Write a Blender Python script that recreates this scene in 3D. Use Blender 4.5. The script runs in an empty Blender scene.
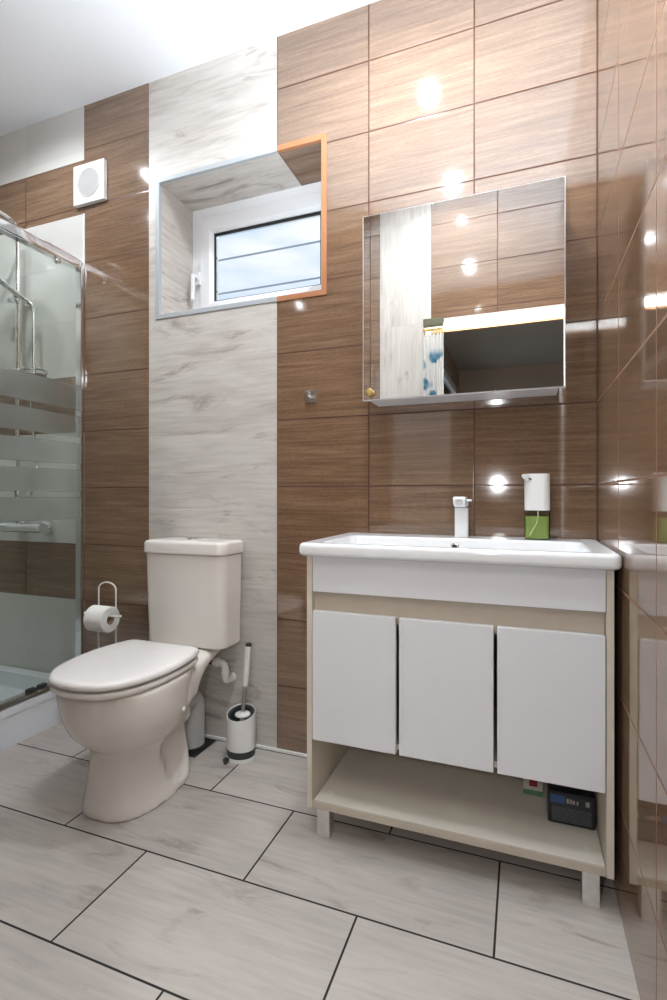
import bpy, bmesh, math, random
from mathutils import Vector, Matrix
random.seed(7)
S = bpy.context.scene
C = S.collection
R = math.radians

# ------------------------------------------------------------------ camera
cam_d = bpy.data.cameras.new('camera'); cam = bpy.data.objects.new('camera', cam_d); C.objects.link(cam)
cam.location = (-0.2108, -1.7069, 0.9677)
cam.rotation_euler = (R(90), 0, R(20.617))
cam_d.sensor_fit = 'HORIZONTAL'; cam_d.sensor_width = 24.0
cam_d.lens = 24.0 * 503.53 / 667.0
cam_d.shift_y = -(500.0 - 495.1) / 667.0
cam_d.clip_start = 0.02
S.camera = cam
S.view_settings.view_transform = 'Standard'; S.view_settings.look = 'None'
S.view_settings.gamma = 1.0; S.view_settings.use_curve_mapping = False
S.view_settings.exposure = 0.25

# ------------------------------------------------------------------ world (daylight sky with thin cloud)
W = bpy.data.worlds.new('sky'); S.world = W; W.use_nodes = True
nt = W.node_tree; nt.nodes.clear()
out = nt.nodes.new('ShaderNodeOutputWorld'); bg = nt.nodes.new('ShaderNodeBackground')
tc = nt.nodes.new('ShaderNodeTexCoord'); mp = nt.nodes.new('ShaderNodeMapping'); mp.inputs['Scale'].default_value = (2.0, 2.0, 9.0)
nz = nt.nodes.new('ShaderNodeTexNoise'); nz.inputs['Scale'].default_value = 1.6; nz.inputs['Detail'].default_value = 5
rp = nt.nodes.new('ShaderNodeValToRGB')
rp.color_ramp.elements[0].position = 0.36; rp.color_ramp.elements[0].color = (0.56, 0.72, 0.93, 1)
rp.color_ramp.elements[1].position = 0.58; rp.color_ramp.elements[1].color = (0.93, 0.96, 1.0, 1)
nt.links.new(tc.outputs['Generated'], mp.inputs['Vector']); nt.links.new(mp.outputs[0], nz.inputs['Vector'])
nt.links.new(nz.outputs['Fac'], rp.inputs['Fac']); nt.links.new(rp.outputs['Color'], bg.inputs['Color'])
bg.inputs['Strength'].default_value = 0.95
nt.links.new(bg.outputs[0], out.inputs[0])

# ------------------------------------------------------------------ lights
def lamp(name, typ, loc, energy, col=(1, 1, 1), target=None, **kw):
    d = bpy.data.lights.new(name, typ); d.energy = energy; d.color = col
    for k, v in kw.items(): setattr(d, k, v)
    o = bpy.data.objects.new(name, d); C.objects.link(o); o.location = loc
    if target is not None:
        o.rotation_euler = (Vector(target) - Vector(loc)).to_track_quat('-Z', 'Y').to_euler()
    return o
# photographer's flash beside the camera, head turned up to the bathroom ceiling
lamp('bounce_flash', 'SPOT', (-0.30, -1.54, 1.10), 375, (0.92, 1.0, 1.08), target=(-0.40, -0.90, 2.70),
     spot_size=R(100), spot_blend=1.0, shadow_soft_size=0.05)
lamp('flash_spill', 'POINT', (-0.37, -1.78, 1.04), 13, (0.97, 1.0, 1.03), shadow_soft_size=0.024)
# beams of the four recessed ceiling spotlights (their fittings are built further down)
for x, y, e in ((-.59, -.45, 38), (-.57, -1.11, 22), (-2.09, -.48, 22), (-2.35, -.85, 14)):
    lamp('spotlight_beam', 'SPOT', (x, y, 2.688), e, (0.94, 1.0, 1.055), target=(x, y, 0), spot_size=R(165), spot_blend=0.6, shadow_soft_size=0.02)
lamp('hall_fill', 'POINT', (-0.2, -2.2, 2.35), 9, (1.0, 0.95, 0.86), shadow_soft_size=0.10)  # unseen fill light added to lift the hall, floor and vanity front

# ------------------------------------------------------------------ object helpers
def link(name, me, parent=None, mats=()):
    o = bpy.data.objects.new(name, me); C.objects.link(o)
    for m in mats: me.materials.append(m)
    if parent is not None: o.parent = parent
    return o
def build(name, bm, mat, parent=None, smooth=True, angle=35):
    bmesh.ops.recalc_face_normals(bm, faces=bm.faces[:])
    me = bpy.data.meshes.new(name); bm.to_mesh(me); bm.free()
    o = link(name, me, parent, mat if isinstance(mat, (list, tuple)) else (mat,))
    if smooth:
        me.polygons.foreach_set('use_smooth', [True] * len(me.polygons))
        me.set_sharp_from_angle(angle=R(angle))
        if name != 'bowl':
            wn = o.modifiers.new('Weighted normals', 'WEIGHTED_NORMAL'); wn.mode = 'FACE_AREA'; wn.weight = 80; wn.keep_sharp = True
    return o
def thing(name, label, cat, loc=(0, 0, 0), rz=0.0, group=None):
    o = bpy.data.objects.new(name, None); C.objects.link(o)
    o.location = loc; o.rotation_euler = (0, 0, rz); o.empty_display_size = 0.05
    return tag(o, label, cat, group)
def tag(o, label, cat, group=None):
    o['label'] = label; o['category'] = cat
    if group: o['group'] = group
    return o
def struct(o): o['kind'] = 'structure'; return o
def dup(root, loc):
    r = root.copy(); C.objects.link(r); r.location = loc
    for ch in list(root.children):
        c = ch.copy(); C.objects.link(c); c.parent = r
        for g in list(ch.children):
            d = g.copy(); C.objects.link(d); d.parent = c
    return r
def BM(): return bmesh.new()
def box(bm, x0, x1, y0, y1, z0, z1, r=0.0, seg=2, mi=0):
    res = bmesh.ops.create_cube(bm, size=1.0)
    vs = res['verts']
    for v in vs:
        v.co = Vector(((x0 + x1) / 2 + v.co.x * (x1 - x0), (y0 + y1) / 2 + v.co.y * (y1 - y0), (z0 + z1) / 2 + v.co.z * (z1 - z0)))
    fs = list({f for v in vs for f in v.link_faces})
    for f in fs: f.material_index = mi
    if r > 0:
        es = list({e for v in vs for e in v.link_edges})
        bmesh.ops.bevel(bm, geom=es, offset=r, segments=seg, profile=0.5, affect='EDGES')
def quad(bm, pts, mi=0):
    f = bm.faces.new([bm.verts.new(p) for p in pts]); f.material_index = mi; return f
def loft(bm, rings, cap0=True, cap1=True, mi=0):
    vr = [[bm.verts.new(p) for p in ring] for ring in rings]
    n = len(vr[0])
    for a, b in zip(vr, vr[1:]):
        for i in range(n):
            f = bm.faces.new((a[i], a[(i + 1) % n], b[(i + 1) % n], b[i])); f.material_index = mi
    if cap0: f = bm.faces.new(vr[0][::-1]); f.material_index = mi
    if cap1: f = bm.faces.new(vr[-1]); f.material_index = mi
    return vr
def tube(bm, pts, r, n=12, closed=False, mi=0):
    pts = [Vector(p) for p in pts]; m = len(pts)
    rs = r if isinstance(r, (list, tuple)) else [r] * m
    tang = []
    for i in range(m):
        if closed: t = pts[(i + 1) % m] - pts[i - 1]
        elif i == 0: t = pts[1] - pts[0]
        elif i == m - 1: t = pts[-1] - pts[-2]
        else: t = (pts[i + 1] - pts[i]).normalized() + (pts[i] - pts[i - 1]).normalized()
        tang.append(t.normalized())
    up = Vector((0, 0, 1)) if abs(tang[0].z) < 0.9 else Vector((1, 0, 0))
    nrm = tang[0].cross(up).normalized()
    rings = []
    for i in range(m):
        if i: nrm = (tang[i - 1].rotation_difference(tang[i]) @ nrm).normalized()
        b = tang[i].cross(nrm).normalized()
        rings.append([pts[i] + rs[i] * (math.cos(2 * math.pi * k / n) * nrm + math.sin(2 * math.pi * k / n) * b) for k in range(n)])
    if closed:
        vr = loft(bm, rings, False, False, mi)
        a, b = vr[-1], vr[0]
        off = min(range(n), key=lambda q: (a[0].co - b[q].co).length)
        for i in range(n): bm.faces.new((a[i], a[(i + 1) % n], b[(i + 1 + off) % n], b[(i + off) % n]))
    else: loft(bm, rings, True, True, mi)
def bend(pts, rad=0.02, n=6):
    """polyline with rounded corners"""
    P = [Vector(p) for p in pts]; o = [P[0]]
    for a, b, c in zip(P, P[1:], P[2:]):
        d1 = (a - b); d2 = (c - b); q = min(rad, d1.length * .49, d2.length * .49)
        s = b + d1.normalized() * q; e = b + d2.normalized() * q
        for i in range(n + 1):
            t = i / n; o.append((1 - t) ** 2 * s + 2 * t * (1 - t) * b + t * t * e)
    o.append(P[-1]); return o
def lathe(bm, prof, c=(0, 0, 0), axis='Z', n=32, sx=1.0, sy=1.0, mi=0):
    """prof: (radius, height) pairs, closed with caps"""
    rings = []
    for r, h in prof:
        ring = []
        for k in range(n):
            a = 2 * math.pi * k / n; u = r * sx * math.cos(a); v = r * sy * math.sin(a)
            if axis == 'Z': p = (c[0] + u, c[1] + v, c[2] + h)
            elif axis == 'Y': p = (c[0] + u, c[1] + h, c[2] + v)
            else: p = (c[0] + h, c[1] + u, c[2] + v)
            ring.append(p)
        rings.append(ring)
    loft(bm, rings, True, True, mi)
def rrect(x0, x1, y0, y1, z, r, n=6):
    o = []
    for cx, cy, a0 in ((x1 - r, y1 - r, 0), (x0 + r, y1 - r, 90), (x0 + r, y0 + r, 180), (x1 - r, y0 + r, 270)):
        for i in range(n + 1):
            a = R(a0 + 90 * i / n); o.append((cx + r * math.cos(a), cy + r * math.sin(a), z))
    return o
def catmull(P, n=8, closed=True):
    o = []; m = len(P)
    for i in range(m):
        p0, p1, p2, p3 = (Vector(P[(i + k) % m]) for k in (-1, 0, 1, 2))
        for j in range(n):
            t = j / n
            o.append(0.5 * ((2 * p1) + (p2 - p0) * t + (2 * p0 - 5 * p1 + 4 * p2 - p3) * t * t + (3 * p1 - p0 - 3 * p2 + p3) * t ** 3))
    return o

# ------------------------------------------------------------------ materials
class NT:
    def __init__(s, name):
        s.m = bpy.data.materials.new(name); s.m.use_nodes = True; s.t = s.m.node_tree
        s.b = s.t.nodes['Principled BSDF']
    def n(s, t, **kw):
        o = s.t.nodes.new(t)
        for k, v in kw.items(): setattr(o, k, v)
        return o
    def put(s, sock, v):
        if hasattr(v, 'is_output'): s.t.links.new(v, sock)
        else: sock.default_value = v
    def math(s, op, a, b=0.0, c=0.0):
        o = s.n('ShaderNodeMath', operation=op); s.put(o.inputs[0], a); s.put(o.inputs[1], b); s.put(o.inputs[2], c); return o.outputs[0]
    def comb(s, x, y, z):
        o = s.n('ShaderNodeCombineXYZ'); s.put(o.inputs[0], x); s.put(o.inputs[1], y); s.put(o.inputs[2], z); return o.outputs[0]
    def noise(s, vec, scale=1.0, detail=4, rough=0.55, dist=0.0):
        o = s.n('ShaderNodeTexNoise'); s.put(o.inputs['Vector'], vec); o.inputs['Scale'].default_value = scale
        o.inputs['Detail'].default_value = detail; o.inputs['Roughness'].default_value = rough; o.inputs['Distortion'].default_value = dist
        return o.outputs['Fac']
    def ramp(s, fac, stops):
        o = s.n('ShaderNodeValToRGB'); e = o.color_ramp.elements
        while len(e) < len(stops): e.new(0.5)
        for el, (p, c) in zip(e, stops): el.position = p; el.color = (*c, 1) if len(c) == 3 else c
        s.put(o.inputs[0], fac); return o.outputs[0]
    def mix(s, f, a, b, mode='MIX'):
        o = s.n('ShaderNodeMix', data_type='RGBA', blend_type=mode); s.put(o.inputs[0], f)
        s.put(o.inputs[6], a if hasattr(a, 'is_output') else (*a, 1)); s.put(o.inputs[7], b if hasattr(b, 'is_output') else (*b, 1)); return o.outputs[2]
    def step(s, v, lo, hi):
        o = s.n('ShaderNodeMapRange', interpolation_type='SMOOTHSTEP'); s.put(o.inputs[0], v)
        o.inputs[1].default_value = lo; o.inputs[2].default_value = hi; return o.outputs[0]
    def xyz(s):
        t = s.n('ShaderNodeTexCoord'); o = s.n('ShaderNodeSeparateXYZ'); s.t.links.new(t.outputs['Object'], o.inputs[0])
        return o.outputs[0], o.outputs[1], o.outputs[2]
def srgb(r, g, b):
    f = lambda c: (c / 255 / 12.92) if c / 255 <= 0.04045 else ((c / 255 + 0.055) / 1.055) ** 2.4
    return (f(r), f(g), f(b))
def plain(name, col, rough=0.4, metal=0.0, ior=1.5, coat=0.0, nscale=0, namt=0.04):
    N = NT(name); b = N.b
    b.inputs['Base Color'].default_value = (*col, 1); b.inputs['Roughness'].default_value = rough
    b.inputs['Metallic'].default_value = metal; b.inputs['IOR'].default_value = ior; b.inputs['Coat Weight'].default_value = coat
    if nscale:
        t = N.n('ShaderNodeTexCoord'); f = N.noise(t.outputs['Object'], nscale, 3)
        dk = tuple(c * (1 - namt) for c in col); lt = tuple(min(1, c * (1 + namt)) for c in col)
        N.put(b.inputs['Base Color'], N.ramp(f, [(0.35, dk), (0.65, lt)]))
    return N.m

def tile(name, ax, u0, pw, v0, ph, kind, grout, gw, rough, ior=1.5, bond=False, vert=False):
    """ceramic tile laid on a grid: ax picks the two wall directions; kind picks the printed decor"""
    N = NT(name); X = dict(zip('XYZ', N.xyz()))
    pu, pv = X[ax[0]], X[ax[1]]
    u = N.math('DIVIDE', N.math('SUBTRACT', pu, u0), pw); v = N.math('DIVIDE', N.math('SUBTRACT', pv, v0), ph)
    iv = N.math('FLOOR', v)
    if bond: u = N.math('ADD', u, N.math('MULTIPLY', N.math('FLOORED_MODULO', iv, 2.0), 0.5))
    iu = N.math('FLOOR', u); fu = N.math('FRACT', u); fv = N.math('FRACT', v)
    du = N.math('MULTIPLY', N.math('MINIMUM', fu, N.math('SUBTRACT', 1.0, fu)), pw)
    dv = N.math('MULTIPLY', N.math('MINIMUM', fv, N.math('SUBTRACT', 1.0, fv)), ph)
    d = N.math('MINIMUM', du, dv)
    face = N.step(d, gw * 0.35, gw * 0.65)
    wn = N.n('ShaderNodeTexWhiteNoise', noise_dimensions='3D'); N.put(wn.inputs['Vector'], N.comb(iu, iv, 3.7))
    rnd = wn.outputs['Value']; sp = N.n('ShaderNodeSeparateColor'); N.put(sp.inputs[0], wn.outputs['Color'])
    r1, r2 = sp.outputs[0], sp.outputs[1]
    o1 = N.math('MULTIPLY', r1, 13.0); o2 = N.math('MULTIPLY', r2, 9.0)
    lu, lv = (pv, pu) if vert else (pu, pv)
    a = N.math('ADD', lu, o1); b = N.math('ADD', lv, o2)
    if kind == 'brown':
        g1 = N.noise(N.comb(N.math('MULTIPLY', a, 5.0), N.math('MULTIPLY', b, 95.0), 0.0), 1.0, 4, 0.62, 0.25)
        g2 = N.noise(N.comb(N.math('MULTIPLY', a, 1.6), N.math('MULTIPLY', b, 30.0), 2.0), 1.0, 3, 0.55, 0.5)
        g3 = N.noise(N.comb(N.math('MULTIPLY', a, 60.0), N.math('MULTIPLY', b, 420.0), 5.0), 1.0, 2, 0.5)
        g = N.math('ADD', N.math('MULTIPLY', g1, 0.46), N.math('ADD', N.math('MULTIPLY', g2, 0.30), N.math('MULTIPLY', g3, 0.24)))
        col = N.ramp(g, [(0.34, srgb(95, 72, 54)), (0.5, srgb(123, 96, 74)), (0.66, srgb(147, 119, 95))])
    elif kind == 'ash':
        g1 = N.noise(N.comb(N.math('MULTIPLY', a, 5.0), N.math('MULTIPLY', b, 70.0), 0.0), 1.0, 5, 0.6, 0.4)
        g2 = N.noise(N.comb(N.math('MULTIPLY', a, 2.2), N.math('MULTIPLY', b, 9.0), 4.0), 1.0, 4, 0.6, 0.8)
        st = N.noise(N.comb(N.math('MULTIPLY', a, 2.6), N.math('MULTIPLY', b, 9.0), 8.0), 1.0, 5, 0.65, 1.2)
        g = N.math('ADD', N.math('MULTIPLY', g1, 0.5), N.math('MULTIPLY', g2, 0.5))
        lo, mid, hi = ((166, 160, 154), (181, 173, 166), (193, 186, 179)) if bond else ((176, 169, 162), (196, 190, 183), (211, 206, 200))
        col = N.ramp(g, [(0.34, srgb(*lo)), (0.5, srgb(*mid)), (0.68, srgb(*hi))])
        col = N.mix(N.math('MULTIPLY', N.step(st, 0.55, 0.74), 0.75), col, srgb(126, 110, 104))
    else:
        col = N.ramp(rnd, [(0.0, srgb(208, 206, 201)), (1.0, srgb(212, 210, 205))])
    hsv = N.n('ShaderNodeHueSaturation'); N.put(hsv.inputs['Color'], col)
    N.put(hsv.inputs['Value'], N.math('ADD', 0.95, N.math('MULTIPLY', rnd, 0.10)))
    N.put(N.b.inputs['Base Color'], N.mix(face, grout, hsv.outputs[0]))
    N.put(N.b.inputs['Roughness'], N.math('ADD', rough, N.math('MULTIPLY', N.math('SUBTRACT', 1.0, face), 0.5)))
    N.b.inputs['IOR'].default_value = ior
    N.put(N.b.inputs['Specular IOR Level'], N.math('ADD', 0.06, N.math('MULTIPLY', face, 0.44)))
    tilt = N.math('ADD', N.math('MULTIPLY', N.math('MULTIPLY', N.math('SUBTRACT', r1, 0.5), fu), pw * 0.006),
                  N.math('MULTIPLY', N.math('MULTIPLY', N.math('SUBTRACT', r2, 0.5), fv), ph * 0.006))
    wav = N.math('MULTIPLY', N.noise(N.comb(N.math('MULTIPLY', a, 4.0), N.math('MULTIPLY', b, 10.0), 1.0), 1.0, 1), 0.0004 if kind != 'ash' else 0.0003)
    h = N.math('ADD', N.math('ADD', tilt, wav), N.math('MULTIPLY', N.step(d, 0.0, gw * 0.6), 0.0003))
    bp = N.n('ShaderNodeBump'); bp.inputs['Strength'].default_value = 1.0; bp.inputs['Distance'].default_value = 1.0
    N.put(bp.inputs['Height'], h); N.put(N.b.inputs['Normal'], bp.outputs[0])
    return N.m

G_BR = srgb(88, 60, 48)
M = {}
M['brown_back'] = tile('brown wood-look tile back', 'XZ', 0.0, 0.36, 0.0, 0.25, 'brown', G_BR, 0.0055, 0.06, 2.05)
M['brown_left'] = tile('brown wood-look tile left column', 'XZ', -2.038, 0.36, 0.0, 0.25, 'brown', G_BR, 0.0055, 0.06, 2.05)
M['brown_right'] = tile('brown wood-look tile right', 'YZ', 0.0, 0.36, 0.0, 0.25, 'brown', srgb(134, 102, 84), 0.005, 0.06, 2.05)
M['brown_front'] = tile('brown wood-look tile front', 'XZ', 0.02, 0.36, 0.0, 0.25, 'brown', G_BR, 0.0055, 0.06, 2.05)
M['ash_wall'] = tile('pale ash wood-look tile wall', 'XZ', -1.681, 0.60, 0.01, 0.30, 'ash', srgb(205, 198, 190), 0.003, 0.42)
M['ash_side'] = tile('pale ash wood-look tile reveal', 'YZ', -0.3, 0.60, 0.01, 0.30, 'ash', srgb(205, 198, 190), 0.003, 0.42)
M['ash_top'] = tile('pale ash wood-look tile reveal top', 'XY', -1.681, 0.60, -0.02, 0.30, 'ash', srgb(205, 198, 190), 0.003, 0.42)
M['brown_top'] = tile('brown wood-look tile reveal top', 'XY', 0.0, 0.36, -0.01, 0.25, 'brown', G_BR, 0.0055, 0.10, 1.6)
M['ash_front'] = tile('pale ash wood-look tile upright', 'XZ', -0.70, 0.30, 0.15, 0.60, 'ash', srgb(205, 198, 190), 0.003, 0.35, vert=True)
M['white_tile'] = tile('white glazed tile', 'XZ', -2.038, 0.36, 0.0, 0.25, 'white', srgb(200, 197, 190), 0.002, 0.10)
M['white_tile_side'] = tile('white glazed tile side', 'YZ', 0.0, 0.36, 0.0, 0.25, 'white', srgb(200, 197, 190), 0.002, 0.10)
M['floor'] = tile('ash wood-look floor tile', 'XY', -1.468, 0.60, -0.007, 0.2985, 'ash', srgb(48, 46, 46), 0.005, 0.38, bond=True)
M['paint'] = plain('white ceiling paint', srgb(232, 234, 237), 0.6, nscale=3, namt=0.01)
M['white_pvc'] = plain('white pvc', srgb(236, 239, 242), 0.28)
M['reveal'] = plain('white plaster', srgb(235, 233, 228), 0.7)
M['hall_wall'] = plain('hall plaster', srgb(150, 136, 122), 0.8, nscale=2)
M['hall_ceiling'] = plain('hall ceiling paint', srgb(165, 160, 152), 0.8, nscale=2)
M['alu'] = plain('grey aluminium trim', srgb(172, 177, 180), 0.45)
M['copper'] = plain('copper coloured trim', srgb(172, 116, 78), 0.45, 0.0)
M['ceramic'] = plain('white glazed ceramic', srgb(226, 220, 213), 0.09, ior=1.52)
M['sink_ceramic'] = plain('bright white ceramic', srgb(238, 239, 240), 0.08)
M['seat_plastic'] = plain('white seat plastic', srgb(230, 226, 222), 0.16)
M['chrome'] = plain('chrome', (0.82, 0.83, 0.84), 0.10, 1.0)
M['brushed'] = plain('brushed aluminium', (0.74, 0.73, 0.71), 0.34, 1.0, nscale=40, namt=0.08)
M['steel_dull'] = plain('dull steel', (0.55, 0.53, 0.50), 0.3, 1.0)
M['white_gloss'] = plain('white lacquered board', srgb(229, 229, 232), 0.22)
M['cream'] = plain('cream laminate', srgb(212, 202, 186), 0.45, nscale=18, namt=0.03)
M['cream_dark'] = plain('beige laminate', srgb(192, 180, 164), 0.45, nscale=18, namt=0.03)
M['shelf_white'] = plain('off white laminate', srgb(225, 219, 208), 0.35, nscale=14, namt=0.02)
M['mirror'] = plain('mirror silver', (0.93, 0.94, 0.93), 0.0, 1.0)
M['gold'] = plain('gold knob', srgb(214, 184, 120), 0.25, 0.6)
M['white_plastic'] = plain('white plastic', srgb(232, 231, 228), 0.3)
M['grey_plastic'] = plain('grey sewer pipe plastic', srgb(200, 202, 204), 0.35, nscale=8)
M['dark_plastic'] = plain('dark grey plastic', srgb(52, 56, 58), 0.4)
M['black'] = plain('black rubber', srgb(28, 28, 29), 0.5)
M['red'] = plain('dull red plastic', srgb(110, 48, 40), 0.5)
M['paper'] = plain('toilet paper', srgb(238, 236, 232), 0.9, nscale=60, namt=0.03)
M['card'] = plain('brown cardboard core', srgb(176, 158, 134), 0.9)
M['white_wire'] = plain('white enamelled wire', srgb(232, 228, 220), 0.3)
M['acrylic'] = plain('white acrylic', srgb(232, 236, 240), 0.14)
M['navy'] = plain('dark navy packet plastic', srgb(22, 25, 34), 0.3)
M['cable'] = plain('overhead cable sheath', srgb(150, 160, 170), 0.6)
M['olive'] = plain('olive wood valance', srgb(92, 90, 66), 0.6, nscale=12, namt=0.15)

def glass(name, tint, frost=False):
    N = NT(name); t = N.t; t.nodes.remove(N.b); o = t.nodes['Material Output']
    tr = N.n('ShaderNodeBsdfTransparent'); tr.inputs[0].default_value = (*tint, 1)
    gl = N.n('ShaderNodeBsdfGlossy'); gl.inputs['Roughness'].default_value = 0.01
    fr = N.n('ShaderNodeFresnel'); fr.inputs[0].default_value = 1.25
    mx = N.n('ShaderNodeMixShader'); N.put(mx.inputs[0], fr.outputs[0]); N.put(mx.inputs[1], tr.outputs[0]); N.put(mx.inputs[2], gl.outputs[0])
    res = mx.outputs[0]
    if frost:
        x, y, z = N.xyz()
        def band(a, b, s=0.006): return N.math('MULTIPLY', N.step(z, a - s, a + s), N.math('SUBTRACT', 1.0, N.step(z, b - s, b + s)))
        f = None
        for a, b, s in ((1.345, 1.455, 0.004), (1.225, 1.318, 0.004), (1.105, 1.197, 0.004), (0.985, 1.078, 0.004), (0.865, 0.958, 0.004)):
            q = band(a, b, s); f = q if f is None else N.math('MAXIMUM', f, q)
        dif = N.n('ShaderNodeBsdfTranslucent'); dif.inputs[0].default_value = (0.50, 0.52, 0.49, 1)
        dd = N.n('ShaderNodeBsdfDiffuse'); dd.inputs[0].default_value = (0.40, 0.415, 0.39, 1)
        a1 = N.n('ShaderNodeMixShader'); a1.inputs[0].default_value = 0.5; N.put(a1.inputs[1], dif.outputs[0]); N.put(a1.inputs[2], dd.outputs[0])
        rf = N.n('ShaderNodeBsdfRefraction'); rf.inputs['Roughness'].default_value = 0.5; rf.inputs['IOR'].default_value = 1.2; rf.inputs[0].default_value = (0.9, 0.92, 0.9, 1)
        a2 = N.n('ShaderNodeMixShader'); a2.inputs[0].default_value = 0.5; N.put(a2.inputs[1], a1.outputs[0]); N.put(a2.inputs[2], rf.outputs[0])
        m2 = N.n('ShaderNodeMixShader'); N.put(m2.inputs[0], N.math('MULTIPLY', N.math('MULTIPLY', f, 0.86), N.math('SUBTRACT', 1.0, N.math('MULTIPLY', N.step(y, -.30, -.03), 0.6)))); N.put(m2.inputs[1], res); N.put(m2.inputs[2], a2.outputs[0]); res = m2.outputs[0]
    t.links.new(res, o.inputs[0]); return N.m
M['pane'] = glass('window glass', (0.97, 0.98, 0.98))
M['shower_glass'] = glass('shower glass with frosted bands', (0.925, 0.955, 0.935), True)
M['bottle'] = glass('clear bottle plastic', (0.94, 0.95, 0.94))
def liquid():
    N = NT('green soap'); b = N.b
    b.inputs['Base Color'].default_value = (*srgb(176, 200, 112), 1); b.inputs['Roughness'].default_value = 0.2
    b.inputs['Transmission Weight'].default_value = 0.08; b.inputs['IOR'].default_value = 1.33
    return N.m
M['soap'] = liquid()
def emit(name, col, s):
    N = NT(name); N.b.inputs['Emission Color'].default_value = (*col, 1); N.b.inputs['Emission Strength'].default_value = s
    N.b.inputs['Base Color'].default_value = (*col, 1); return N.m
M['bulb'] = emit('downlight bulb', (1.0, 0.90, 0.74), 7.0)

# ================================================================== SETTING
H = 2.70; XL = -2.96; YF = -1.45; YF2 = -1.60; XC = -2.0385; X1 = -1.681; X2 = -1.081
WX0, WX1, WZ0, WZ1, WD = -1.628, -0.898, 1.716, 2.268, 0.225
bm = BM(); box(bm, XL, 0.0, YF2, 0.0, -0.10, 0.0)
struct(build('floor', bm, M['floor'], smooth=False))
bm = BM(); box(bm, XL - .1, 0.1, YF2, 0.3, H, H + .1)
struct(build('ceiling', bm, M['paint'], smooth=False))
# back wall: strips of tile around the window niche
bm = BM()
def rect(x0, x1, z0, z1, mi): quad(bm, [(x0, 0, z0), (x1, 0, z0), (x1, 0, z1), (x0, 0, z1)], mi)
for z0, z1, mi in ((0, .5, 2), (.5, .75, 0), (.75, 1.25, 2), (1.25, 1.5, 0), (1.5, 2.22, 2), (2.22, 2.46, 0), (2.46, H, 2)):
    rect(XL, XC, z0, z1, mi or 8)
rect(XC, X1, 0, H, 8)
rect(X1, WX0, 0, H, 1); rect(WX0, X2, 0, WZ0, 1); rect(WX0, X2, WZ1, H, 1)
rect(X2, WX1, 0, WZ0, 0); rect(X2, WX1, WZ1, H, 0); rect(WX1, 0, 0, H, 0)
D = 0.34
for x, mi in ((WX0, 3), (WX1, 6)): quad(bm, [(x, 0, WZ0), (x, D, WZ0), (x, D, WZ1), (x, 0, WZ1)], mi)
for z in (WZ0, WZ1):
    quad(bm, [(WX0, 0, z), (X2, 0, z), (X2, D, z), (WX0, D, z)], 4)
    quad(bm, [(X2, 0, z), (WX1, 0, z), (WX1, D, z), (X2, D, z)], 5)
for a in ((XL, WX0, 0, H), (WX1, 0.1, 0, H), (WX0, WX1, 0, WZ0), (WX0, WX1, WZ1, H)):
    quad(bm, [(a[0], D, a[2]), (a[1], D, a[2]), (a[1], D, a[3]), (a[0], D, a[3])], 7)
me = bpy.data.meshes.new('wall_back'); bm.to_mesh(me); bm.free()
struct(link('wall_back', me, None, [M['brown_back'], M['ash_wall'], M['white_tile'], M['ash_side'], M['ash_top'], M['brown_top'], M['brown_right'], M['reveal'], M['brown_left']]))
bm = BM(); box(bm, 0.0, 0.1, YF, D, 0, H); struct(build('wall_right', bm, M['brown_right'], smooth=False))
bm = BM(); box(bm, XL - .1, XL, YF2, D, 0, H); struct(build('wall_left', bm, M['white_tile_side'], smooth=False))
# wall behind the vanity side of the doorway (seen only in the mirror)
DX0, DZ = -0.74, 1.96
bm = BM()
box(bm, XL, -1.0, YF2, YF, 0, H, mi=0); box(bm, -1.0, DX0, YF2, YF, 0, H, mi=1)
box(bm, DX0, -0.70, YF2, YF, DZ + .004, H, mi=1); box(bm, -0.70, 0.1, YF2, YF, DZ + .004, H, mi=0)
struct(build('wall_front', bm, [M['brown_front'], M['ash_front']], smooth=False))
bm = BM(); box(bm, DX0, 0.1, YF2, YF, DZ - .012, DZ + .004); box(bm, DX0 - .001, DX0 + .012, YF2, YF, 0, DZ - .012); box(bm, 0.0, 0.1, YF2, YF, 0, DZ - .012)
struct(build('door_1', bm, M['reveal'], smooth=False))
bm = BM(); box(bm, -0.74, 0.0, YF2 - .012, YF2, DZ - .022, DZ - .002, 0.002)
struct(build('trim_3', bm, M['copper']))
# hall behind the camera
HX0, HX1, HY = -0.95, 1.5, -4.95
bm = BM(); box(bm, HX0, HX1, HY, YF2, -0.10, -0.002); struct(build('floor_hall', bm, M['hall_wall'], smooth=False))
bm = BM(); box(bm, HX0, HX1, HY, YF2 + .0, 2.5, 2.6); struct(build('ceiling_hall', bm, M['hall_ceiling'], smooth=False))
bm = BM(); box(bm, HX0, HX1, HY - .1, HY, -0.1, 2.6); struct(build('wall_hall_back', bm, M['hall_wall'], smooth=False))
bm = BM(); box(bm, HX1, HX1 + .1, HY, YF2, -0.1, 2.6); struct(build('wall_hall_right', bm, M['hall_wall'], smooth=False))
bm = BM(); box(bm, 0.1, HX1, YF2 - .02, YF, -0.1, 2.6); struct(build('wall_hall_front', bm, M['hall_wall'], smooth=False))
bm = BM()
for y0, y1, z0, z1 in ((-3.6, YF2, -0.1, 2.6), (HY, -4.88, -0.1, 2.6), (-4.88, -3.6, -0.1, .9), (-4.88, -3.6, 2.3, 2.6)): box(bm, HX0 - .12, HX0, y0, y1, z0, z1)
struct(build('wall_hall_left', bm, M['hall_wall'], smooth=False))
bm = BM()
for y0, y1, z0, z1 in ((-4.88, -4.80, .9, 2.3), (-3.68, -3.6, .9, 2.3), (-4.80, -3.68, .9, .98), (-4.80, -3.68, 2.22, 2.3)): box(bm, HX0 - .09, HX0 - .03, y0, y1, z0, z1, .004)
w2 = struct(build('window_2', bm, M['white_pvc']))
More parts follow.
